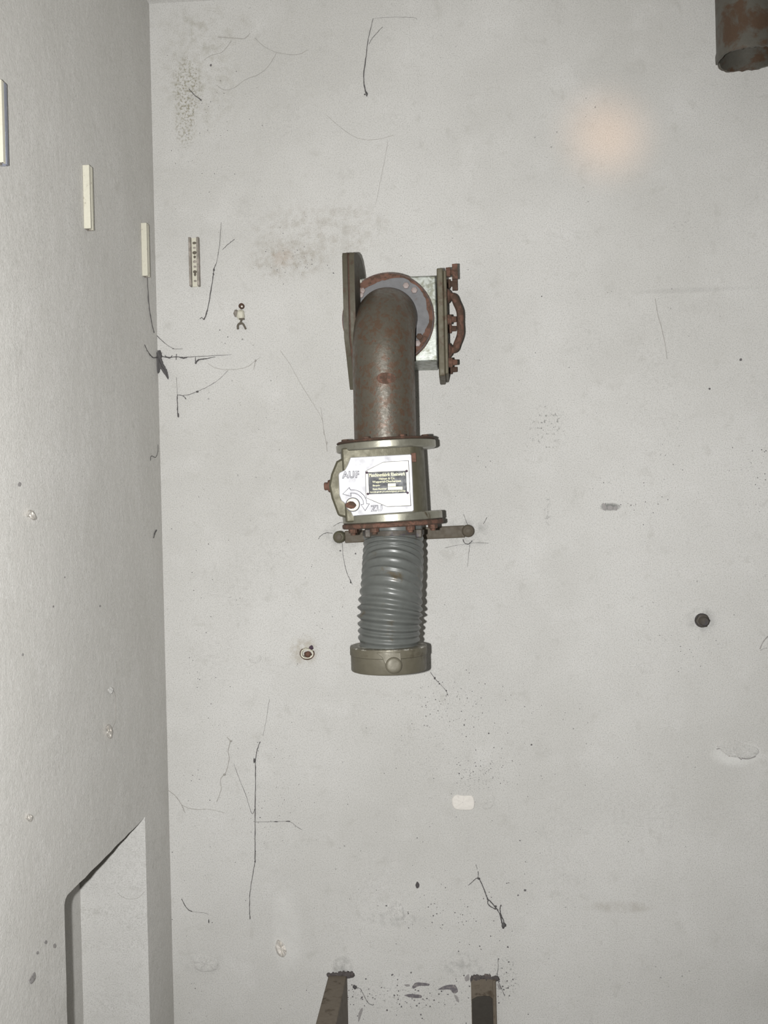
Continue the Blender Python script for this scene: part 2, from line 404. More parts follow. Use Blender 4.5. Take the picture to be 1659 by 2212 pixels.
# left-hand lever plates, square to the wall, two leaves
yw = Matrix.Rotation(math.radians(-3.2), 3, 'Z')
def leaf(px0, px1, top, name, m):
    a = bk(px0, 640, .23); b_ = bk(px1, 640, .23)
    def z(py, off): return bk(755, py, off).z
    nr = .226 if name == 'gasket' else .23
    prof = [(nr - .006, z(547, .22)), (nr, z(553, .23)), (nr, z(728, .23)), (.205, z(775, .2)), (.172, z(842, .17)), (.157, z(842, .16)), (.157, z(606, .16)), (.085, z(608, .08)), (.085, z(598, .08)), (.10, z(583, .1)), (.125, z(566, .12)), (.155, z(553, .155)), (.19, z(547, .19))]
    piv = Vector((a.x, -.23, 0))
    bmx = bmesh.new()
    vo = [bmx.verts.new((a.x, -o, zz)) for o, zz in prof]; 
    ed = [bmx.edges.new((l[i], l[(i + 1) % len(l)])) for l in (vo,) for i in range(len(l))]
    r_ = bmesh.ops.triangle_fill(bmx, use_beauty=True, edges=ed)
    ex = bmesh.ops.extrude_face_region(bmx, geom=list(bmx.faces))
    bmesh.ops.translate(bmx, vec=(b_.x - a.x, 0, 0), verts=[g for g in ex['geom'] if isinstance(g, bmesh.types.BMVert)])
    bmx.verts.index_update()
    mb = MB().add([piv + yw @ (v.co - piv) for v in bmx.verts], [tuple(v.index for v in f.verts) for f in bmx.faces])
    bmx.free()
    return mb.build(name, m, vent)
leaf(741, 752, 546, 'lever_plate', m_lever)
leaf(756, 767, 546, 'lever_plate', m_lever)
leaf(752, 756, 548, 'gasket', m_rustd)
for px, py in ((774, 596), (779, 608)):
    c = bk(px - 3, py, .15); MB().lathe(c, (1, -.3, 0), [(0, .004), (.004, .004), (.0055, .0025)], 8).build('lever_stud', m_pad, vent)
# round flange with bolts
r_f = 98.5 / (F / 2.05)
fl_o = MB().lathe((fc.x, -.14, fc.z), (0, -1, 0), [(0, r_f), (.010, r_f), (.012, r_f - .002), (.012, .05)], 64).build('pipe_flange', m_flange, vent)
MB().lathe((fc.x, -.1405, fc.z), (0, -1, 0), [(0, r_f + .0015), (.0075, r_f + .0015)], 64).build('flange_rim', m_rust, fl_o)
rgb_ = random.Random(13); nb = 96; ri, ro, rj = [], [], .010
for k in range(nb):
    rj = min(.017, max(.005, rj + rgb_.uniform(-.0022, .0022))); an_ = 2 * math.pi * k / nb
    ri.append(Vector((fc.x + (r_f - rj) * math.cos(an_), -.1527, fc.z + (r_f - rj) * math.sin(an_)))); ro.append(Vector((fc.x + (r_f - .0015) * math.cos(an_), -.1527, fc.z + (r_f - .0015) * math.sin(an_))))
dpt = Vector((0, .0012, 0))
MB().rings([[v + dpt for v in ri], ri, ro, [v + dpt for v in ro]], False).build('rust_band', m_rust, fl_o)
for px, py in ((782, 628), (779, 637), (877, 617), (895, 627), (906, 727), (902, 742), (770, 745)):
    c = bk(px, py, .153)
    MB().lathe((c.x, -.150, c.z), (0, -1, 0), [(0, .0068), (.005, .0068), (.0058, .005)], 6).build('flange_bolt', m_rustd if (px + py) % 2 else m_bolt, fl_o, bevel=.0008)
# elbow and vertical pipe
RP = .0588
zt = bk(829, 690, OFF).z; zbp = bk(833, 957, OFF).z; rb = OFF - .15
zc0 = fc.z
pts = [(fc.x, -.151, zc0)]
for k in range(1, 13):
    t = math.pi / 2 * k / 12
    pts.append((fc.x + (AX - fc.x) * k / 12, -.151 - (rb - .001) * math.sin(t), zc0 - rb * (1 - math.cos(t))))
for k in range(1, 9): pts.append((AX, -OFF, zc0 - rb + (zbp - zc0 + rb) * k / 8))
elbow = MB().tube(pts, RP, 56).build('elbow_pipe', m_pipe, vent)
elbow['label'] = 'olive brown elbow pipe flecked with rust'
# small rusty badge on the pipe
bc = bk(833, 817, OFF + RP)
mb = MB()
ring = [(math.cos(2 * math.pi * i / 24) * (.0165 if math.cos(2 * math.pi * i / 24) < .6 else .019), math.sin(2 * math.pi * i / 24) * .0105) for i in range(24)]
def onpipe(dx, dz, h): 
    a = dx / RP
    return Vector((AX + math.sin(a + (bc.x - AX) / RP) * (RP + h), -OFF - math.cos(a + (bc.x - AX) / RP) * (RP + h), bc.z + dz))
mb.prism([onpipe(x, z, -.002) for x, z in ring], [onpipe(x, z, .002) for x, z in ring])
bd = mb.build('pipe_badge', m_rust, elbow, smooth=60); bd['label'] = 'small oval rust-coloured badge'
mb = MB()
for dx in (-.009, -.004, .001, .006): mb.box(onpipe(dx, .0015, .0022), .0035, .002, .005)
mb.build('badge_mark', m_rustd, elbow)

# ---- shut-off valve, leaning a little out of plumb
vc = bk(839, 1047, OFF)
VR = Matrix.Rotation(math.radians(-2.2), 3, 'Y')
def VL(u, v, ww): return vc + VR @ Vector((u, -ww, v))                 # local to world
def vl(px, py, ww):                                                    # pixel to local at depth ww
    p = VR.inverted() @ (bk(px, py, OFF + ww) - vc); return (p.x, p.z)
WF = .070
vt0, vt1 = vl(838, 966, 0)[1], vl(845, 1122, 0)[1]
body = MB()
sec = [(-.078, WF - .004), (.047, WF - .004), (.058, WF - .012), (.070, .02), (.070, -.05), (.05, -.066), (-.06, -.066), (-.082, -.05), (-.084, .03)]
body.prism([VL(u, vt1, q) for u, q in sec], [VL(u, vt0, q) for u, q in sec])
vb = body.build('valve_body', m_cast, vent, bevel=.003)
vb['label'] = 'cast metal shut-off valve body with bright face plate'
def vdisc(v0, v1, r, cu=.0):
    return MB().lathe(VL(cu, v0, 0), VR @ Vector((0, 0, 1)), [(0, r - .0025), (.002, r), (v1 - v0 - .002, r), (v1 - v0, r - .0025)], 64)
vdisc(vt0 - .006, vt0 + .009, .0945).build('valve_flange', m_steel, vb)
vdisc(vt0 + .009, vt0 + .0135, .0935).build('pipe_collar', m_rustd, elbow)
vdisc(vt1 - .004, vt1 + .012, .0945, .004).build('valve_flange', m_steel, vb)
vdisc(vt1 - .0135, vt1 - .004, .096, .004).build('rusty_collar', m_rust, vb)
for a in (-112, -64, -20, 25, 70, 115, 160, 205):
    ca, sa = math.cos(math.radians(a)), math.sin(math.radians(a))
    MB().lathe(VL(.004 + .081 * ca, vt1 - .013, -.081 * sa), VR @ Vector((0, 0, -1)), [(0, .0085), (.008, .0085), (.008, .005), (.012, .005)], 6).build('valve_bolt', m_rust, vb, bevel=.0008)
    MB().lathe(VL(.081 * ca, vt0 + .013, -.081 * sa), VR @ Vector((0, 0, 1)), [(0, .0075), (.004, .0075), (.0045, .006)], 6).build('valve_bolt', m_rustd, vb, bevel=.0008)
# red stud at the right upper corner
q = vl(894, 988, WF); MB().box(VL(q[0], q[1], WF - .004), .0085, .012, .017, rot=VR).build('valve_stud', m_rust, vb, bevel=.001)
# left bonnet with its knob
bon = [vl(x, y, .03) for x, y in ((752, 992), (733, 990), (723, 996), (712, 1024), (707, 1050), (713, 1078), (727, 1117), (742, 1121), (754, 1120))]
bn = MB().prism([VL(u, v, -.05) for u, v in bon], [VL(u if k in (0, 8) else u + .006, v * .96, .058) for k, (u, v) in enumerate(bon)]).build('valve_bonnet', m_cast, vb, bevel=.004)
q = vl(710, 1050, .02)
MB().lathe(VL(q[0] + .008, q[1], .012), VR @ Vector((-1, 0, 0)), [(0, .012), (.008, .012), (.010, .0105), (.010, .0075), (.0165, .0075), (.0175, .006)], 16).build('bonnet_knob', m_rust, vb)
# front plate
fp = [vl(x, y, WF) for x, y in ((757, 988), (886, 981), (889, 983), (894, 1102), (891, 1105), (762, 1115), (752, 1093), (737, 1081), (733, 1070), (731, 1026), (733, 1021), (745, 1015), (751, 1004))]
MB().prism([VL(u, v, WF - .006) for u, v in fp], [VL(u, v, WF) for u, v in fp]).build('face_plate', m_plate, vb, bevel=.0012)
# raised pad for the name plate with its shadow line painted as a dark sheet
pad = [(790, 1018), (826, 999.5), (840, 997.5), (882, 995.5), (887, 1092), (836, 1094), (791, 1075)]
pd = [vl(x, y, WF) for x, y in pad]
cxp = sum(p[0] for p in pd) / len(pd); czp = sum(p[1] for p in pd) / len(pd)
MB().prism([VL(cxp + (u - cxp) * 1.022, czp + (v - czp) * 1.02, WF - .001) for u, v in pd], [VL(cxp + (u - cxp) * 1.022, czp + (v - czp) * 1.02, WF + .0004) for u, v in pd]).build('pad_shade_line', m_line, vb)
MB().prism([VL(u, v, WF) for u, v in pd], [VL(u, v, WF + .0022) for u, v in pd]).build('name_plate_pad', m_pad, vb, bevel=.0004)
WN = WF + .0022
q = [vl(x, y, WN) for x, y in ((795, 1020), (877, 1016.5), (879.5, 1065), (797, 1068))]
npl = MB().prism([VL(u, v, WN - .0005) for u, v in q], [VL(u, v, WN + .0008) for u, v in q]).build('name_plate', m_enam, vb)
npl['label'] = 'black enamel maker plate with cream German lettering'
for x, y in ((792.5, 1021), (878.5, 1017.5), (794.5, 1067), (880.5, 1064.5)):
    u, v = vl(x, y, WN); MB().lathe(VL(u, v, WN), VR @ Vector((0, -1, 0)), [(0, .0024), (.0012, .0024), (.0019, .0014)], 12).build('rivet', m_rivet, vb)
for x0, y0, x1, y1 in ((838, 1044.5, 855, 1051), (838, 1051.8, 869.5, 1058.3)):
    g = [vl(x0, y0, WN), vl(x1, y0 - .6, WN), vl(x1, y1 - .6, WN), vl(x0, y1, WN)]
    MB().prism([VL(u, v, WN) for u, v in g], [VL(u, v, WN + .0011) for u, v in g]).build('blank_field', m_cream, vb)

def text(s, x0, x1, yc, hpx, ww, mats, parent, name='lettering', depth=.0004, outline=0.0, bold=0.0, slope=-.042, space=1.0):
    """flat lettering whose box runs from pixel x0 to x1 around row yc on the valve face"""
    cu = bpy.data.curves.new('lettering_curve', 'FONT'); cu.body = s; cu.align_x = 'CENTER'; cu.align_y = 'BOTTOM_BASELINE'
    cu.resolution_u = 3; cu.space_character = space
    def mesh(off, dep):
        cu.offset = off; cu.extrude = dep
        t = bpy.data.objects.new('lettering_tmp', cu); scene.collection.objects.link(t)
        dg = bpy.context.evaluated_depsgraph_get(); m_ = bpy.data.meshes.new_from_object(t.evaluated_get(dg))
        vs_ = [v.co.copy() for v in m_.vertices]; fs_ = [tuple(p.vertices) for p in m_.polygons]
        bpy.data.objects.remove(t); bpy.data.meshes.remove(m_); return vs_, fs_
    base_v, _ = mesh(0, 0)
    lo, hi = min(v.x for v in base_v), max(v.x for v in base_v)
    zl, zh = min(v.y for v in base_v), max(v.y for v in base_v)
    a, b_ = vl(x0, yc, ww), vl(x1, yc + slope * (x1 - x0), ww)
    wid = math.hypot(b_[0] - a[0], b_[1] - a[1]); ang = math.atan2(b_[1] - a[1], b_[0] - a[0])
    hgt = hpx / (F / (2.2 - OFF - ww)); sx = wid / (hi - lo); sy = hgt / (zh - zl)
    mc = ((a[0] + b_[0]) / 2, (a[1] + b_[1]) / 2)
    mb = MB()
    for mi, (off, dep) in enumerate(([(outline, depth)] if outline else []) + [(bold, depth * (2 if outline else 1))]):
        vs_, fs_ = mesh(off, 1.0)
        out = []
        for v in vs_:
            x = (v.x - (lo + hi) / 2) * sx; y = (v.y - (zl + zh) / 2) * sy
            out.append(VL(mc[0] + x * math.cos(ang) - y * math.sin(ang), mc[1] + x * math.sin(ang) + y * math.cos(ang), ww + (dep if v.z > 0 else -.0002)))
        mb.add(out, fs_, mi)
    return mb.build(name, mats, parent)
WT = WN + .0008
for s, x0, x1, yc, hp, bo in (('Maschinenfabrik Rheinwerk', 797.5, 875, 1026.5, 7.6, .012), ('Heinen & Co.', 819, 853, 1034.2, 4.4, .01),
                              ('Wuppertal-Oberbarmen', 804.5, 866, 1041.8, 6.2, .012), ('Baujahr', 805.5, 821.5, 1049.4, 4.6, .01),
                              ('Kenn-Nummer', 805.5, 835.5, 1056.6, 4.2, .01), ('Vertrieb gemäß § 8 Luftschutzgesetz genehmigt', 799, 876, 1063.6, 4.2, .008)):
    text(s, x0, x1, yc, hp, WT, m_cream, vb, bold=bo)
text('AUF', 740, 775, 1026, 14, WF, [m_line, m_plate], vb, depth=.0006, outline=.05, bold=-.012, space=1.12)  # grey outline layer paints the shade on the raised letters' sides
text('ZU', 802, 825, 1098.5, 12, WF, [m_line, m_plate], vb, depth=.0006, outline=.05, bold=-.012, space=1.12)
# double-headed turning arrow
arr = [(741.6, 1067), (754.4, 1054.3), (756.5, 1058.6), (768, 1059), (777.5, 1063), (786, 1071), (790.5, 1080), (792, 1089.3), (797, 1089), (788.8, 1102), (781, 1090.5), (786.2, 1089.6),
       (785, 1081), (780.5, 1073.5), (773.5, 1067.5), (766, 1064.6), (757, 1064.4), (758, 1071.6)]
ai = [vl(x, y, WF) for x, y in arr]
n = len(ai); ou = []
for i in range(n):                         # outward offset for the dark outline, painted shade of the arrow's raised sides
    p, a, b_ = Vector(ai[i]), Vector(ai[i - 1]), Vector(ai[(i + 1) % n])
    e1, e2 = (p - a).normalized(), (b_ - p).normalized()
    nn = Vector((-e1.y, e1.x)) + Vector((-e2.y, e2.x)); nn = nn.normalized() if nn.length > .2 else Vector((0, 0))
    k = min(1 / max(.35, nn.dot(Vector((-e1.y, e1.x)))), 2.0)
    ou.append(p + nn * .0010 * k)
def tri_prism(mb, pts, w0, w1, mi):
    b2 = bmesh.new(); vv = [b2.verts.new((p[0], p[1], 0)) for p in pts]
    ed = [b2.edges.new((vv[i], vv[(i + 1) % len(vv)])) for i in range(len(vv))]
    bmesh.ops.triangle_fill(b2, use_beauty=True, edges=ed); b2.verts.index_update()
    fs = [tuple(v.index for v in f.verts) for f in b2.faces]; P = [(v.co.x, v.co.y) for v in b2.verts]; N = len(P); b2.free()
    mb.add([VL(u, v, w1) for u, v in P] + [VL(u, v, w0) for u, v in P], fs + [tuple(i + N for i in f[::-1]) for f in fs] + [(i, (i + 1) % N, (i + 1) % N + N, i + N) for i in range(N)], mi)
mb = MB(); tri_prism(mb, ou, WF - .001, WF + .0006, 0); tri_prism(mb, ai, WF - .001, WF + .0012, 1)
mb.build('turning_arrow', [m_line, m_plate], vb)
u, v = vl(762, 1090, WF)
MB().lathe(VL(u, v, WF - .001), VR @ Vector((0, -1, 0)), [(0, .0134), (.0015, .0134)], 32).build('screw_rim', m_line, vb)
MB().lathe(VL(u, v, WF - .001), VR @ Vector((0, -1, 0)), [(0, .0118), (.003, .0118), (.0035, .011), (.0035, .008)], 32).build('screw_ring', m_pad, vb)
u, v = vl(758.5, 1091, WF)
rg2 = random.Random(5)
MB().blob(VL(u, v, WF + .0025), .0098, .004, .0066, .12, 14, 7, rg=rg2).build('screw_head', m_rust, vb)

# ---- ribbed hose
def lerp(a, b, t): return a + (b - a) * t
hp = [bk(x, y, o) for x, y, o in ((850, 1130, .236), (850, 1158, .236), (849, 1200, .244), (847, 1245, .262), (844.5, 1290, .277), (842.5, 1330, .284), (841, 1365, .284), (840, 1402, .282))]
cl = spline(hp, 40); N = len(cl); rings = []
L = [0]
for i in range(1, N): L.append(L[-1] + (cl[i] - cl[i - 1]).length)
# ridge positions along the hose (in photo rows), wide bellows at the foot
rows = [1152, 1162, 1176, 1192, 1208, 1224, 1241, 1258, 1275, 1291, 1307, 1321, 1336, 1350, 1363, 1376]
amps = [.002, .0022, .0024, .0026, .0026, .0026, .0026, .0028, .003, .0044, .0064, .0078, .0082, .0066, .0052, .004]
def rowpos(y): return (hp[0].z - bk(845, y, .262).z) / (hp[0].z - hp[-1].z) * L[-1]
rp = [rowpos(y) for y in rows]
for i in range(N):
    t = (cl[min(i + 1, N - 1)] - cl[max(i - 1, 0)]).normalized(); s = L[i] / L[-1]
    e = math.radians(8.0) * math.exp(-((s - .55) / .2) ** 2)
    t = (Matrix.Rotation(e, 3, 'Y') @ t + Vector((0, -.20 * math.exp(-((s - .36) / .24) ** 2), 0))).normalized()
    a = t.cross(Vector((0, 1, 0))).normalized(); b_ = t.cross(a)
    ridge = 0
    for c, am in zip(rp, amps):
        d = (L[i] - c) / (.0030 if am < .0035 else .0042)
        ridge += am * math.exp(-d * d)
    base = .0548 + .0010 * math.sin(s * 3.1) - .003 * math.exp(-((s - .8) / .14) ** 2)
    rings.append([cl[i] + (a * math.cos(2 * math.pi * k / 56) + b_ * math.sin(2 * math.pi * k / 56)) * (base + ridge * (1 + .12 * math.sin(2 * math.pi * k / 56 + i * .02))) for k in range(56)])
hs = MB().rings(rings).build('ribbed_hose', m_hose, vent)
hs['label'] = 'grey ribbed rubber hose bulging into bellows at its foot'
cz = bk(850, 1153, .3)
MB().lathe((hp[1].x, hp[1].y, cz.z), (0, 0, 1), [(-.004, .057), (-.004, .0585), (.005, .0585), (.005, .057)], 48).build('hose_clamp', m_dark, hs)
for px in (795, 905):
    c = bk(px, 1152, .27); MB().box(c, .012, .014, .016).build('clamp_lug', m_dark, hs, bevel=.002)

# ---- coupling
cc = bk(839, 1400, .282); zb_ = bk(840, 1447, .282).z; zt_ = bk(840, 1393, .282).z
RC = .0700
cp = MB().lathe((cc.x, cc.y, zb_), (0, 0, 1), [(0, RC - .004), (.001, RC - .001), (.003, RC), (zt_ - zb_ - .016, RC)], 64).build('coupling', m_coup, vent)
cp['label'] = 'olive grey screw coupling at the end of the hose'
hz_ = zt_ - zb_
MB().lathe((cc.x, cc.y, zb_), (0, 0, 1), [(hz_ - .017, RC), (hz_ - .016, RC + .0015), (hz_ - .003, RC + .0015), (hz_ - .002, RC + .0008)], 64).build('coupling_band', m_coup, cp)
MB().lathe((cc.x, cc.y, zb_), (0, 0, 1), [(hz_ - .003, RC + .0012), (hz_ - .0006, RC + .0008), (hz_, RC - .0012), (hz_, .05)], 64).build('coupling_rim', m_chip, cp)
def oncoup(px, py, h):
    p = bk(px, py, .282 + RC); dx = max(-.98, min(.98, (p.x - cc.x) / RC)); a = math.asin(dx)
    return Vector((cc.x + math.sin(a) * (RC + h), cc.y - math.cos(a) * (RC + h), p.z))
lug = [(814, 1410), (864, 1410), (865, 1424), (864, 1440), (858, 1450), (848, 1453), (838, 1447), (833, 1436), (826, 1420)]
MB().prism([oncoup(x, y, -.004) for x, y in lug], [oncoup(x, y, .004) for x, y in lug]).build('coupling_lug', m_coup, cp, bevel=.001)
kc = oncoup(850, 1437, .002); kd = Vector((math.sin(.12), -math.cos(.12), .05))
MB().lathe(kc, kd, [(0, .0148), (.005, .0148), (.0062, .0140), (.0072, .0110), (.0076, .006)], 24).build('coupling_knob', m_coup, cp)

# ------------------------------------------------------------------ strap bracket behind the hose
e0, e1 = bk(733, 1160, .02), bk(1011, 1147, .02)
br = thing('strap_bracket', 'flat brown iron strap bolted to the wall behind the ribbed hose', 'bracket', (e0 + e1) / 2)
d = (e1 - e0).normalized(); up = Vector((0, -1, 0)).cross(d).normalized() * -1
if up.z < 0: up = -up
A0, A1 = bk(745, 1160, .02), bk(1004, 1148, .02)
hw = .0128
MB().poly([Vector((p.x, -.010, p.z)) + up * s for p, s in ((A0, -hw), (A1, -hw), (A1, hw), (A0, hw))], (0, -.014, 0)).build('strap', m_strap, br, bevel=.002)
for c, m_ in ((e0, m_cast), (e1, m_strap)):
    o = MB().lathe((c.x, 0.0, c.z), (0, -1, 0), [(0, .0132), (.024, .0132), (.027, .011), (.0285, .009)], 20).build('boss', m_, br)
    MB().lathe((c.x, -.029, c.z), (0, -1, 0), [(0, .0075), (.006, .0075), (.007, .006)], 6).build('bolt', m_strap, o)
q = bk(722, 1140, .01)

# ------------------------------------------------------------------ mounting rails
def rail_back(px, top, bot, label):
    a, b_ = bk(px, top), bk(px + (bot - top) * ROLL, bot); hgt = a.z - b_.z; w_ = .0215
    r_ = thing('mounting_rail', label, 'rail', (a.x, 0, b_.z), 'cable mounting rails')
    zc_ = (a.z + b_.z) / 2
    MB().box((a.x, -.002, zc_), w_, .004, hgt).build('web', m_rail, r_)
    for s in (-1, 1):
        MB().box((a.x + s * (w_ / 2 - .0022), -.0065, zc_), .0048, .013, hgt).build('lip', m_raile, r_, bevel=.0008)
    for k, (py, hh_, ww_) in enumerate(((526, 5, 8), (536.5, 4, 6), (547, 6.5, 8), (556, 5.5, 5), (566, 6, 7), (577, 5, 6), (588, 6, 8), (594, 6, 5), (608, 4, 6))):
        z_ = bk(px, py).z; x_ = a.x
        ring_ = [(x_ + ww_ / 1750 * math.cos(2 * math.pi * i / 12) * rnd.uniform(.85, 1.1), z_ + hh_ / 1750 * math.sin(2 * math.pi * i / 12) * rnd.uniform(.85, 1.1)) for i in range(12)]
        MB().poly([(x, -.003, z) for x, z in ring_], (0, -.0014, 0)).build('slot', m_slot if k not in (1, 4, 5, 8) else m_raile, r_)
    return r_
rail_back(420.5, 515, 620, 'narrow slotted mounting rail on the stained wall near the corner')
def rail_left(px, top, bot, label, zinc=False):
    a, b_ = lf(px, top), lf(px, bot); hgt = a.z - b_.z; zc_ = (a.z + b_.z) / 2; w_ = .019
    r_ = thing('mounting_rail', label, 'rail', (XL, a.y, b_.z), 'cable mounting rails')
    MB().box((XL + .002, a.y, zc_), .004, w_ - .0015, hgt - .001).build('web', m_raile, r_)
    for s in (-1, 1):
        MB().box((XL + .006, a.y + s * (w_ / 2 - .002), zc_), .012, .004, hgt).build('lip', m_zinc if (zinc and s > 0) else (m_raile if s > 0 else m_rail), r_, bevel=.0008)
        MB().box((XL + .0105, a.y + s * (w_ / 2 - .0045), zc_), .003, .008, hgt).build('flange', m_zinc if zinc and s > 0 else m_rail, r_, bevel=.0006)
    return r_
rail_left(307, 484, 596, 'cream mounting rail on the brushed wall right beside the corner')
rail_left(182, 360, 494, 'cream mounting rail on the brushed wall, middle one of its row')
rail_left(-9, 178, 352, 'cream and bluish zinc mounting rail, farthest from the corner', True)

# ------------------------------------------------------------------ stub pipe at the ceiling
po = .11
pc = bk(1615, 128, po); rpp = 63 / (F / (2.2 - po))
hg = thing('pipe_stub', 'open rusty grey pipe end hanging down from the ceiling', 'pipe', (pc.x, -po, pc.z))
n = 64; rg3 = random.Random(11); prof = []
def rim(k):
    a = 2 * math.pi * k / n
    return .004 * math.sin(a * 5 + 1) * .3 + rg3.uniform(-.0012, .0012)
low = [rim(k) for k in range(n)]
for k in range(n):                          # a torn notch on the left
    a = 2 * math.pi * k / n
    if abs(((a - math.radians(150)) + math.pi) % (2 * math.pi) - math.pi) < .12: low[k] += .006
def rg_(r, z, jag): return [Vector((pc.x + r * math.cos(2 * math.pi * k / n), -po + r * math.sin(2 * math.pi * k / n), z + (low[k] if jag else 0))) for k in range(n)]
MB().rings([rg_(rpp - .004, ZC + .02, False), rg_(rpp - .004, pc.z, True), rg_(rpp + .0015, pc.z, True), rg_(rpp + .002, pc.z + .012, True), rg_(rpp, pc.z + .02, False), rg_(rpp, ZC + .02, False)], False).build('pipe_shell', m_pipe2, hg)
MB().lathe((pc.x, -po, ZC - .012), (0, 0, 1), [(0, rpp + .02), (.013, rpp + .02)], 48).build('ceiling_flange', m_pipe2, hg)

# ------------------------------------------------------------------ brackets near the floor
a0, a1 = bk(710, 2105), bk(750, 2105)
la = thing('steel_bracket', 'brown square steel arm reaching out from the wall low down', 'bracket', ((a0.x + a1.x) / 2, 0, a0.z - .16))
ztop = a0.z
MB().poly([(a0.x, 0, ztop), (a1.x, 0, ztop), (a1.x, 0, ztop - .16), (a0.x, 0, ztop - .16)], (0, -.34, 0)).build('arm', m_bar, la, bevel=.002)
jag = MB(); x = a0.x - .001
rg4 = random.Random(4)
while x < a1.x + .008:
    wd = rg4.uniform(.005, .01); jag.blob((x + wd / 2, -.003, ztop + rg4.uniform(0, .003)), wd * .9, .004, rg4.uniform(.003, .007), .35, 8, 5, rg=rg4); x += wd
jag.build('mortar_rim', m_rough, la)
a0, a1 = bk(1017, 2112), bk(1071, 2112)
ra = thing('steel_channel', 'dark flat steel channel let into the wall beside the bracket arm', 'bracket', ((a0.x + a1.x) / 2, 0, a0.z - .3))
xm = (a0.x + a1.x) / 2; wd = a1.x - a0.x
MB().box((xm, -.003, a0.z - .15), wd, .006, .3).build('back_plate', m_bar, ra)
MB().box((a1.x - .004, -.008, a0.z - .15), .006, .016, .3).build('side_lip', m_bar, ra, bevel=.001)
zz = bk(1040, 2150).z
prof = [(a0.x + .001, zz - .26), (a1.x - .008, zz - .26), (a1.x - .008, zz - .004), (a1.x - .014, zz + .001), (xm, zz + .002), (a0.x + .012, zz), (a0.x + .001, zz - .006)]
MB().poly([(x, -.005, z) for x, z in prof], (0, -.004, 0)).build('black_lower_part', m_black, ra, bevel=.001)  # lower part of the channel, flat black
jag = MB(); x = a0.x
while x < a1.x:
    wd2 = rg4.uniform(.004, .009); jag.blob((x + wd2 / 2, -.004, a0.z + rg4.uniform(-.002, .003)), wd2 * .9, .003, rg4.uniform(.003, .007), .35, 8, 5, rg=rg4); x += wd2
jag.build('mortar_rim', m_rough, ra)

# ------------------------------------------------------------------ bolts and anchors in the wall
c = bk(1516, 1340)
bo = thing('wall_bolt', 'dark steel bolt end with hexagon nut sticking out of the wall', 'bolt', c)
MB().lathe(c, (0, -1, 0), [(0, .0150), (.003, .0150)], 18).build('washer', m_soot, bo)
MB().lathe(c, (0, -1, 0), [(.002, .0150), (.011, .0150), (.0125, .013)], 6).build('nut', m_dark, bo, bevel=.001)
th = [(.012 + k * .0011, .0098 if k % 2 else .0090) for k in range(12)] + [(.0262, .0075)]
MB().lathe(c, (0, -1, 0), th, 20).build('thread', m_dark, bo)
c = bk(664, 1411)
an = thing('wall_anchor', 'small torn rusty anchor sleeve left of the hose coupling', 'anchor', c)
rg5 = random.Random(9)
rr_ = [[Vector((c.x + r * math.cos(2 * math.pi * k / 18) * 1.1, -h - (0.003 if (jg and k in (3, 4, 5)) else 0), c.z + r * .9 * math.sin(2 * math.pi * k / 18))) for k in range(18)] for r, h, jg in ((.0095, 0, 0), (.0098, .007, 1), (.0125, .0075, 1), (.0135, .0, 0))]
MB().rings(rr_, False).xf(lambda v: v + Vector((rg5.uniform(-.0007, .0007), 0, rg5.uniform(-.0007, .0007)))).build('sleeve', m_rail, an)
MB().tube([(c.x + .0135 * math.cos(a) * 1.08, -.004, c.z + .0125 * math.sin(a)) for a in [math.radians(t) for t in range(130, 400, 15)]], .0016, 6).build('rust_edge', m_rustd, an)
MB().blob((c.x + .001, -.003, c.z - .002), .0085, .004, .0065, .15, rg=rg5).build('rust_core', m_rust, an)
MB().blob((c.x + .009, -.004, c.z + .012), .0045, .003, .0045, .3, rg=rg5).build('torn_lip', m_rivet, an)
# broken pipe clip
c = bk(521, 682)
hk = thing('broken_clip', 'broken whitewashed pipe clip with a rusty screw on the wall', 'clip', c)
def hp_(px, py, off=.006): return bk(px, py, off)
MB().blob(hp_(520, 680, .004), .009, .008, .011, .15, 12, 8, rg=rg5).build('clip_body', m_rail, hk)
MB().lathe(hp_(522.5, 662, 0), (0, -1, 0), [(0, .0062), (.006, .0062), (.008, .004)], 12).build('screw', m_rustd, hk)
MB().lathe(hp_(522.5, 662, .0078), (0, -1, 0), [(0, .0022), (.0012, .0018)], 10).build('screw_tip', m_fresh, hk)
MB().blob(hp_(510, 677, .003), .0055, .005, .0075, .2, rg=rg5).build('side_lump', m_raile, hk)
MB().box(hp_(522.5, 689, .007), .011, .006, .003).build('slit', m_slot, hk)
MB().tube(spline([hp_(522, 690, .005), hp_(520, 697, .007), hp_(521, 701, .006)], 4), .0022, 6).build('stem', m_slot, hk)
MB().tube(spline([hp_(514, 711, .002), hp_(514, 703, .006), hp_(519, 698, .009), hp_(525, 700, .008), hp_(531, 711, .002)], 6), .0024, 6).build('jaw', m_slot, hk)

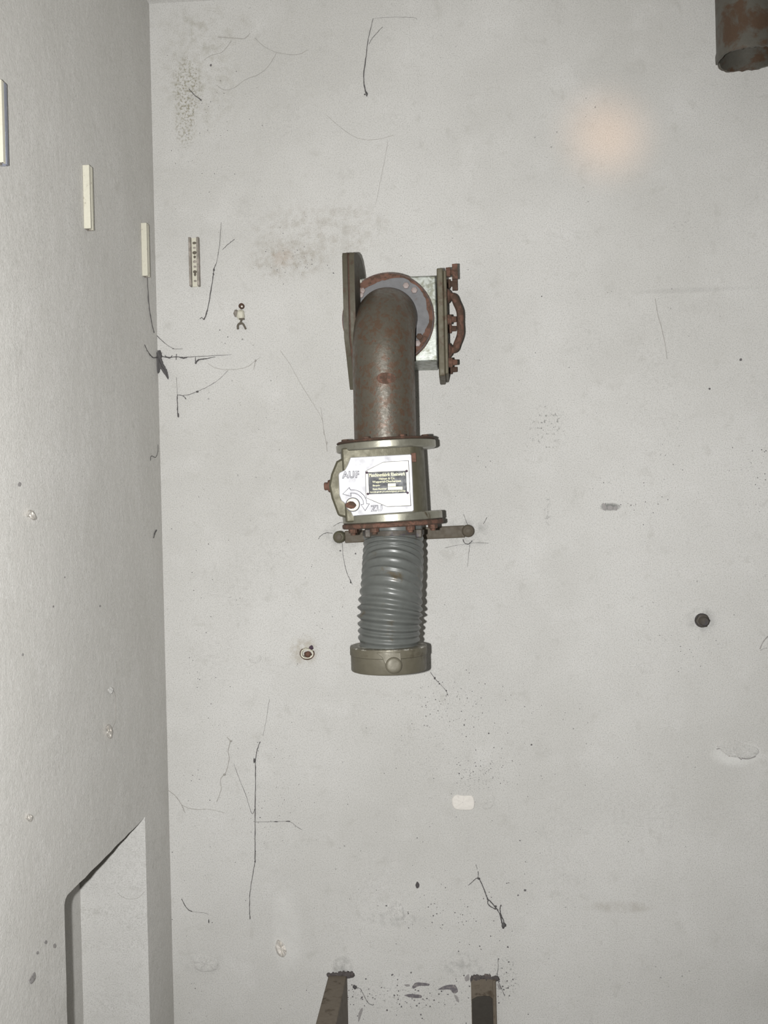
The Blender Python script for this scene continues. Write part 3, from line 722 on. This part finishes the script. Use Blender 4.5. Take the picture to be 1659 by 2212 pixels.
# ------------------------------------------------------------------ plaster damage (parts of the walls)
def patch(name, pts, m, h, parent, wallf=bk, seed=1, inner=.72, bumps=.3, base=-.001):
    """low-relief patch: irregular outline on the wall rising to a rough crown"""
    rgp = random.Random(seed)
    out = spline([Vector((x, y, 0)) for x, y in pts + pts[:1]], 4)[:-1]
    cx_ = sum(p.x for p in out) / len(out); cy_ = sum(p.y for p in out) / len(out)
    def loop(k, hh_, j): return [wallf(cx_ + (p.x - cx_) * k, cy_ + (p.y - cy_) * k, hh_ * (1 + rgp.uniform(-j, j))) for p in out]
    rs = [loop(1.0, base, 0), loop(.96, h * .6, bumps), loop(inner, h, bumps), loop(inner * .55, h * .9, bumps), loop(.04, h, 0)]
    mb = MB().rings(rs, False)
    return mb.build(name, m, parent)
patch('filler_patch', [(976, 1726), (984, 1717), (1003, 1719), (1020, 1719), (1025, 1733), (1022, 1748), (1004, 1750), (984, 1748), (977, 1738)], m_fresh, .0022, wall_back, seed=2)
patch('plaster_chip', [(1548, 1612), (1556, 1597), (1582, 1597), (1604, 1606), (1632, 1614), (1640, 1626), (1622, 1638), (1600, 1637), (1576, 1634), (1556, 1620)], m_plain, .004, wall_back, seed=3)
patch('plaster_chip', [(1641, 1405), (1648, 1386), (1668, 1372), (1690, 1380), (1690, 1410), (1660, 1412)], m_plain, .003, wall_back, seed=4)
patch('plaster_chip', [(1040, 1738), (1052, 1715), (1068, 1722), (1062, 1744), (1046, 1748)], m_plain, .003, wall_back, seed=5)
patch('plaster_lump', [(594, 2046), (599, 2030), (608, 2034), (616, 2044), (619, 2058), (612, 2068), (600, 2062)], m_fresh, .006, wall_back, seed=6, bumps=.7)
patch('plaster_lump', [(418, 2072), (440, 2062), (470, 2072), (468, 2094), (440, 2100), (422, 2092)], m_plain, .004, wall_back, seed=7, bumps=.7)
patch('plaster_lump', [(838, 1960), (850, 1945), (868, 1955), (872, 1980), (852, 1988)], m_plain, .004, wall_back, seed=8, bumps=.8)
patch('plaster_lump', [(535, 1418), (548, 1410), (565, 1420), (556, 1432), (540, 1430)], m_plain, .003, wall_back, seed=12)
def dflake(pts, seed, m=None, h=.0007): return patch('paint_flake', pts, m or m_flake, h, wall_back, seed=seed, inner=.8, bumps=.2)
dflake([(893, 2127), (900, 2122), (925, 2124), (927, 2129), (905, 2130), (893, 2136), (890, 2131)], 1, m_flake2)
dflake([(872, 2127), (882, 2126), (886, 2130), (878, 2131)], 2)
dflake([(872, 2150), (885, 2147), (908, 2149), (911, 2155), (895, 2156), (880, 2153)], 3, m_flake2)
dflake([(944, 2138), (960, 2129), (980, 2127), (988, 2134), (989, 2143), (980, 2146), (972, 2138), (956, 2138)], 4, m_flake2)
dflake([(980, 2148), (988, 2152), (992, 2165), (986, 2162)], 5)
dflake([(762, 2128), (770, 2130), (771, 2136), (764, 2135)], 6)
dflake([(774, 2190), (780, 2178), (784, 2180), (778, 2200), (774, 2208)], 7)
dflake([(897, 1912), (901, 1904), (906, 1910), (905, 1917), (900, 1919)], 8, m_soot)
dflake([(1299, 1090), (1303, 1086), (1307, 1090), (1311, 1096), (1309, 1103), (1304, 1102), (1302, 1096)], 9)
dflake([(1312, 1094), (1317, 1092), (1323, 1094), (1324, 1100), (1318, 1103), (1313, 1100)], 19)
dflake([(1325, 1095), (1332, 1093), (1334, 1098), (1332, 1103), (1326, 1101)], 20)
dflake([(1003, 2112), (1012, 2104), (1014, 2116), (1006, 2120)], 10)
dflake([(1074, 2125), (1080, 2128), (1082, 2138), (1076, 2134)], 13)
mb = MB()                                    # shade under the chip edges, laid on as thin dark tubes
for ln in ([(1548, 1618), (1560, 1616), (1572, 1618)], [(1574, 1634), (1580, 1631), (1592, 1634), (1602, 1641)], [(1602, 1638), (1616, 1639), (1632, 1634)], [(1590, 1625), (1597, 1628)], [(1643, 1404), (1652, 1400), (1664, 1403)], [(1641, 1402), (1650, 1384), (1659, 1374)]):
    mb.tube(spline([bk(x, y, .0015) for x, y in ln], 4), .0011, 5)
mb.build('chip_edge_shade', m_flake, wall_back)
# left wall
patch('plaster_chip', [(56, 1115), (62, 1102), (72, 1104), (80, 1120), (72, 1124), (64, 1118)], m_fresh, .008, wl, lf, seed=21)
patch('plaster_lump', [(228, 1570), (236, 1564), (244, 1580), (240, 1596), (231, 1590)], m_fresh, .009, wl, lf, seed=22)
patch('plaster_lump', [(55, 1768), (62, 1758), (72, 1764), (66, 1776)], m_fresh, .006, wl, lf, seed=23)
patch('plaster_lump', [(232, 1490), (240, 1483), (246, 1490), (240, 1500)], m_plain, .005, wl, lf, seed=24)
for k, (x, y, s) in enumerate(((99, 2035, 3.5), (118, 2043, 4), (81, 2058, 3), (42, 1046, 4), (49, 1414, 2.5), (115, 1310, 2), (140, 1247, 1.6), (216, 1309, 2))):
    patch('paint_flake', [(x - s, y), (x, y - s * 1.3), (x + s, y - s * .4), (x + s * .6, y + s * 1.2), (x - s * .7, y + s)], m_flake, .0006, wl, lf, seed=30 + k)
patch('plaster_chip', [(62, 2118), (70, 2104), (76, 2100), (77, 2114), (68, 2126)], m_flake, .002, wl, lf, seed=45)

# fine soot specks scattered over the lower wall, too many to count
rs = random.Random(21); mb = MB()
def speck(px, py, r):
    c = bk(px, py, 0.0); n_ = 5; a0_ = rs.uniform(0, 6)
    ring_ = [c + Vector((r * math.cos(a0_ + 2 * math.pi * i / n_) * rs.uniform(.6, 1.3), -.0001, r * math.sin(a0_ + 2 * math.pi * i / n_) * rs.uniform(.6, 1.3))) for i in range(n_)]
    mb.add(ring_ + [c + Vector((0, -.0006, 0))], [(i, (i + 1) % n_, n_) for i in range(n_)])
for cx_, cy_, sx_, sy_, num, rmax in ((980, 1530, 90, 70, 130, .0014), (1060, 1670, 60, 40, 70, .0014), (1000, 1600, 200, 150, 110, .0012), (960, 1980, 130, 60, 90, .0018),
                                      (900, 2150, 150, 40, 120, .0022), (1090, 2120, 30, 60, 45, .0022), (600, 1740, 60, 140, 120, .0011), (760, 2160, 30, 50, 60, .0018),
                                      (430, 1500, 60, 500, 90, .0013), (1370, 1080, 60, 40, 45, .0014), (1640, 1030, 40, 60, 40, .0014), (1500, 1400, 60, 50, 40, .0012),
                                      (680, 1300, 60, 110, 45, .0011), (640, 1130, 100, 200, 40, .001), (1100, 800, 300, 300, 70, .0011), (450, 300, 70, 150, 80, .0012), (1000, 1800, 350, 250, 120, .0011), (620, 560, 70, 40, 60, .0013)):
    for _ in range(num): speck(rs.gauss(cx_, sx_ * .6), rs.gauss(cy_, sy_ * .6), rmax * rs.uniform(.3, 1) ** 1.5)
for x, y, r in ((901, 1810, 1.5), (1003, 1566, 2), (1056, 1584, 2), (1148, 1609, 2.6), (1134, 1923, 3), (1119, 1934, 2), (992, 1671, 2), (1123, 1816, 1.6), (1036, 2044, 2), (1028, 1990, 1.6), (735, 1190, 2), (768, 1196, 2.4), (848, 2105, 2), (1170, 640, 1.5),
                (562, 1766, 1.6), (720, 590, 2), (475, 713, 1.6), (492, 728, 1.4), (1600, 777, 4), (1533, 840, 3), (455, 141, 3)): speck(x, y, r / 1016)
so = mb.build('soot_specks', m_speck, wall_back); so['kind'] = 'stuff'; so['label'] = 'scattered black soot specks'

# ------------------------------------------------------------------ cobwebs
def web(label, lines, m=None, blobs=(), wallf=bk, group='dusty cobwebs', polys=()):
    """lines: (pixel points, radius px start, radius px end, stand-off in metres)"""
    mb = MB(); rw = random.Random(len(label))
    for ln in lines:
        pts, r0, r1 = ln[0], ln[1], ln[2]; off = ln[3] if len(ln) > 3 else .002; f = ln[4] if len(ln) > 4 else wallf
        sp = spline([Vector((x, y, 0)) for x, y in pts], 6)
        P = [f(p.x + rw.uniform(-.35, .35), p.y + rw.uniform(-.35, .35), off) for p in sp]
        mb.tube(P, [(r0 + (r1 - r0) * i / (len(P) - 1)) * rw.uniform(.7, 1.3) / 1016 for i in range(len(P))], 5)
    for x, y, rx_, rz_, *f in blobs:
        mb.blob((f[0] if f else wallf)(x, y, .003), rx_ / 1016, min(rx_, rz_) / 1016, rz_ / 1016, .3, 8, 5, rg=rw)
    for pl in polys:
        mb.poly([wallf(x, y, .0005) for x, y in pl], (0, -.006, 0))
    return tag(mb.build('cobweb', m or m_web, smooth=80), label, 'cobweb', group)
web('thin dark cobweb thread hanging high on the wall above the elbow pipe', [([(806, 40), (796, 82), (791, 120), (786, 160), (787, 185), (792, 205)], .5, 1.5), ([(826, 58), (806, 80), (797, 95)], .5, .5), ([(806, 40), (845, 37), (893, 38), (900, 42)], .2, .3)], blobs=[(792, 203, 2, 5), (788, 204, 2, 1.5)])
web('sooty cobweb clump stretched across the corner of the two walls', [
    ([(341, 762), (346, 775), (352, 790), (360, 803), (363, 818)], 5, 1.6, .006), ([(340, 770), (340, 785), (340, 804)], 5, 3, .006),
    ([(345, 770), (365, 772), (381, 771), (400, 772), (430, 770), (468, 768), (500, 766)], 1.3, .3), ([(381, 765), (381, 777)], 1, 1), ([(422, 785), (430, 777), (445, 775), (465, 771)], 2.2, .5), ([(422, 770), (423, 786)], .5, 1.4),
    ([(345, 768), (350, 762)], .8, .4), ([(356, 768), (366, 774), (372, 768)], .8, .8), ([(388, 772), (396, 774), (404, 772)], 1.4, 1.2),
    ([(312, 745), (320, 760), (330, 772), (340, 772)], .6, 1.4, .002, lf)], blobs=[(344, 770, 5, 7)],
    polys=[[(342, 758), (347, 757), (351, 770), (346, 778), (353, 786), (358, 797), (361, 801), (360, 806), (364, 820), (359, 812), (354, 806), (350, 799), (346, 797), (345, 804), (342, 807), (342, 785)]])
web('long fine cobweb thread sagging from the corner rail across both walls', [([(316, 545), (318, 590), (321, 650), (327, 695), (333, 719)], .9, .9, .002, lf), ([(335, 720), (352, 738), (375, 753), (395, 753)], .7, .3)], blobs=[(334, 720, 2, 2), (374, 753, 1.4, 1)])
web('bent dark cobweb strand below the corner clump', [([(383, 853), (383, 870), (384, 895)], 1, 1.2), ([(383, 853), (395, 855), (402, 862)], .8, .8), ([(393, 855), (410, 852), (427, 845), (445, 837), (470, 822), (493, 800)], .6, .3), ([(381, 815), (383, 853)], .3, .3)], blobs=[(385, 897, 2, 4.5), (426, 846, 3, 2)])
web('faint cobweb loop drooping right of the corner clump', [([(450, 786), (465, 795), (485, 798), (510, 798), (535, 792), (550, 780), (562, 772)], .5, .5), ([(552, 778), (548, 798)], .8, .4)], m_webl, blobs=[(552, 779, 1.6, 2)])
web('dark hooked cobweb strand left of the broken clip', [([(478, 480), (474, 530), (468, 565), (462, 582), (460, 600), (456, 625), (450, 660), (445, 680), (440, 691)], .3, 1.4), ([(432, 689), (436, 686), (440, 691)], .8, .9), ([(506, 517), (490, 530), (480, 540)], .7, .4)], blobs=[(462, 583, 2, 3), (461, 592, 1.5, 3)])
web('long straight dark cobweb thread hanging on the lower wall', [([(582, 1510), (574, 1560), (568, 1590)], .25, .3), ([(562, 1602), (555, 1622), (552, 1645), (552, 1690), (551, 1740), (551, 1800), (551, 1860)], .9, .9), ([(551, 1862), (545, 1895), (540, 1930), (539, 1960), (540, 1982)], .7, .7),
    ([(551, 1745), (544, 1757), (530, 1715), (516, 1680), (505, 1650)], .5, .25), ([(551, 1776), (590, 1775), (625, 1775), (640, 1785), (652, 1792)], .3, .4)], blobs=[(549, 1643, 2, 5), (551, 1861, 1.6, 2), (540, 1982, 1.2, 3.5), (596, 1775, 5, 1), (622, 1774, 5, 1)])
web('faint crooked cobweb thread beside the long straight one', [([(490, 1592), (497, 1602), (493, 1620), (495, 1640), (488, 1668), (478, 1680), (476, 1692), (478, 1705), (468, 1732)], .7, .6)], m_webl, blobs=[(499, 1601, 2, 2), (485, 1673, 3, 2)])
web('faint cobweb thread curving out of the corner low down', [([(360, 1705), (380, 1720), (395, 1740), (420, 1748), (450, 1748), (470, 1752), (485, 1756)], .6, .4), ([(380, 1720), (392, 1738), (400, 1757)], .7, .6)], m_webl)
web('short dark cobweb strand near the foot of the corner', [([(392, 1942), (400, 1957), (408, 1966), (415, 1969)], .8, .9), ([(415, 1969), (440, 1972), (450, 1975)], .25, .3)], blobs=[(451, 1990, 1.2, 4)])
web('twisted looped cobweb strand ending in a dark dust ball', [([(1012, 1912), (1020, 1905), (1028, 1898), (1034, 1897), (1040, 1908), (1046, 1922), (1051, 1936), (1054, 1945)], .6, 1.3), ([(1054, 1945), (1054, 1952), (1062, 1960), (1072, 1964)], 1, 1.2), ([(1054, 1942), (1062, 1950), (1070, 1960), (1076, 1966)], 1, 1.2),
    ([(1074, 1965), (1080, 1975), (1083, 1987), (1086, 2000)], .8, 1.8), ([(1082, 1955), (1080, 1965), (1083, 1978), (1088, 1990), (1088, 2000)], 1, 1.2), ([(1028, 1868), (1031, 1878)], .6, .4), ([(1033, 1882), (1033, 1896)], .7, .6)], blobs=[(1088, 1999, 5, 6), (1082, 1956, 1.5, 2), (1070, 1958, 3, 2), (1034, 1898, 3, 2)])
web('faint cobweb threads under the ceiling near the corner', [([(470, 80), (505, 82), (528, 83), (540, 72)], .7, .5), ([(500, 88), (480, 112), (455, 120), (440, 130)], .6, .4), ([(550, 82), (570, 100), (597, 113), (640, 118), (665, 108)], .4, .5), ([(597, 115), (580, 142), (560, 160), (530, 172), (505, 190), (484, 194), (468, 184)], .4, .5)], m_webl)
web('tiny dark cobweb wisp in the mould stain near the corner', [([(408, 192), (420, 205), (434, 216)], .8, 1)], m_web, blobs=[(434, 216, 2, 1.5)])
web('barely visible cobweb line drooping over the upper wall', [([(705, 248), (735, 275), (765, 295), (790, 302), (820, 300), (850, 292)], .35, .35), ([(838, 305), (828, 360), (812, 440)], .35, .25)], m_webl)
web('faint scratchy cobweb thread right of the elbow pipe', [([(1415, 645), (1420, 675), (1428, 705), (1436, 740), (1441, 775)], .5, .5)], m_webl)
web('thin cobweb threads slanting down to the valve', [([(605, 757), (625, 785), (650, 830), (675, 870), (695, 905), (700, 940)], .35, .35), ([(693, 880), (699, 925), (704, 955), (707, 975)], .35, .5)], m_webl, blobs=[(706, 957, 1.2, 4)])
web('dusty cobweb thread trailing from the left end of the strap', [([(739, 1172), (741, 1200), (747, 1230), (754, 1248), (761, 1262)], .4, .6), ([(720, 1137), (732, 1130), (742, 1128)], .4, .7), ([(688, 1165), (692, 1158), (705, 1151), (718, 1152)], .6, .6)], blobs=[(757, 1256, 1.2, 4)])
web('wispy cobweb threads around the right end of the strap', [([(960, 1184), (985, 1178), (1005, 1176), (1030, 1172), (1055, 1174)], .3, .3), ([(1015, 1176), (1012, 1200), (1010, 1225)], .5, .25), ([(1000, 1165), (1004, 1173), (1012, 1175), (1020, 1168)], .9, .9), ([(1001, 1110), (1008, 1128), (1014, 1142)], .3, .5), ([(1052, 1118), (1044, 1132)], .5, .4)])
web('speckled cobweb thread running down from the hose coupling', [([(930, 1452), (938, 1464), (949, 1476), (962, 1490), (968, 1503)], .6, .4)], blobs=[(939, 1465, 1.8, 2.4), (949, 1477, 1.4, 1.4), (964, 1492, 1.4, 1.6), (966, 1500, 1, 1.2)])
web('fine curved cobweb thread inside the low niche', [([(254, 1928), (265, 1938), (280, 1942), (298, 1940), (312, 1926)], .35, .35)], m_webl, wallf=lambda x, y, o: bk(x, y, -y_far + .002))
web('fine cobweb thread looped over a stub on the brushed wall', [([(243, 1489), (248, 1500), (250, 1530), (248, 1560), (240, 1578)], .6, .6)], m_webl, wallf=lf)
web('dark cobweb tuft on the brushed wall level with the valve top', [([(341, 960), (341, 975), (336, 988), (327, 985), (325, 995)], .5, .7)], wallf=lf)
web('dark cobweb tuft on the brushed wall level with the strap', [([(338, 1145), (334, 1152), (332, 1162)], 1.6, 1)], wallf=lf)
web('tiny cobweb thread beside the square steel arm', [([(765, 2132), (778, 2136), (786, 2150), (795, 2166), (806, 2172)], .5, .6)], m_web, blobs=[(766, 2132, 4, 4)])
web('tiny cobweb thread at the dark steel channel', [([(1076, 2070), (1076, 2090), (1074, 2110), (1078, 2124), (1090, 2150)], .5, .6)], m_web)
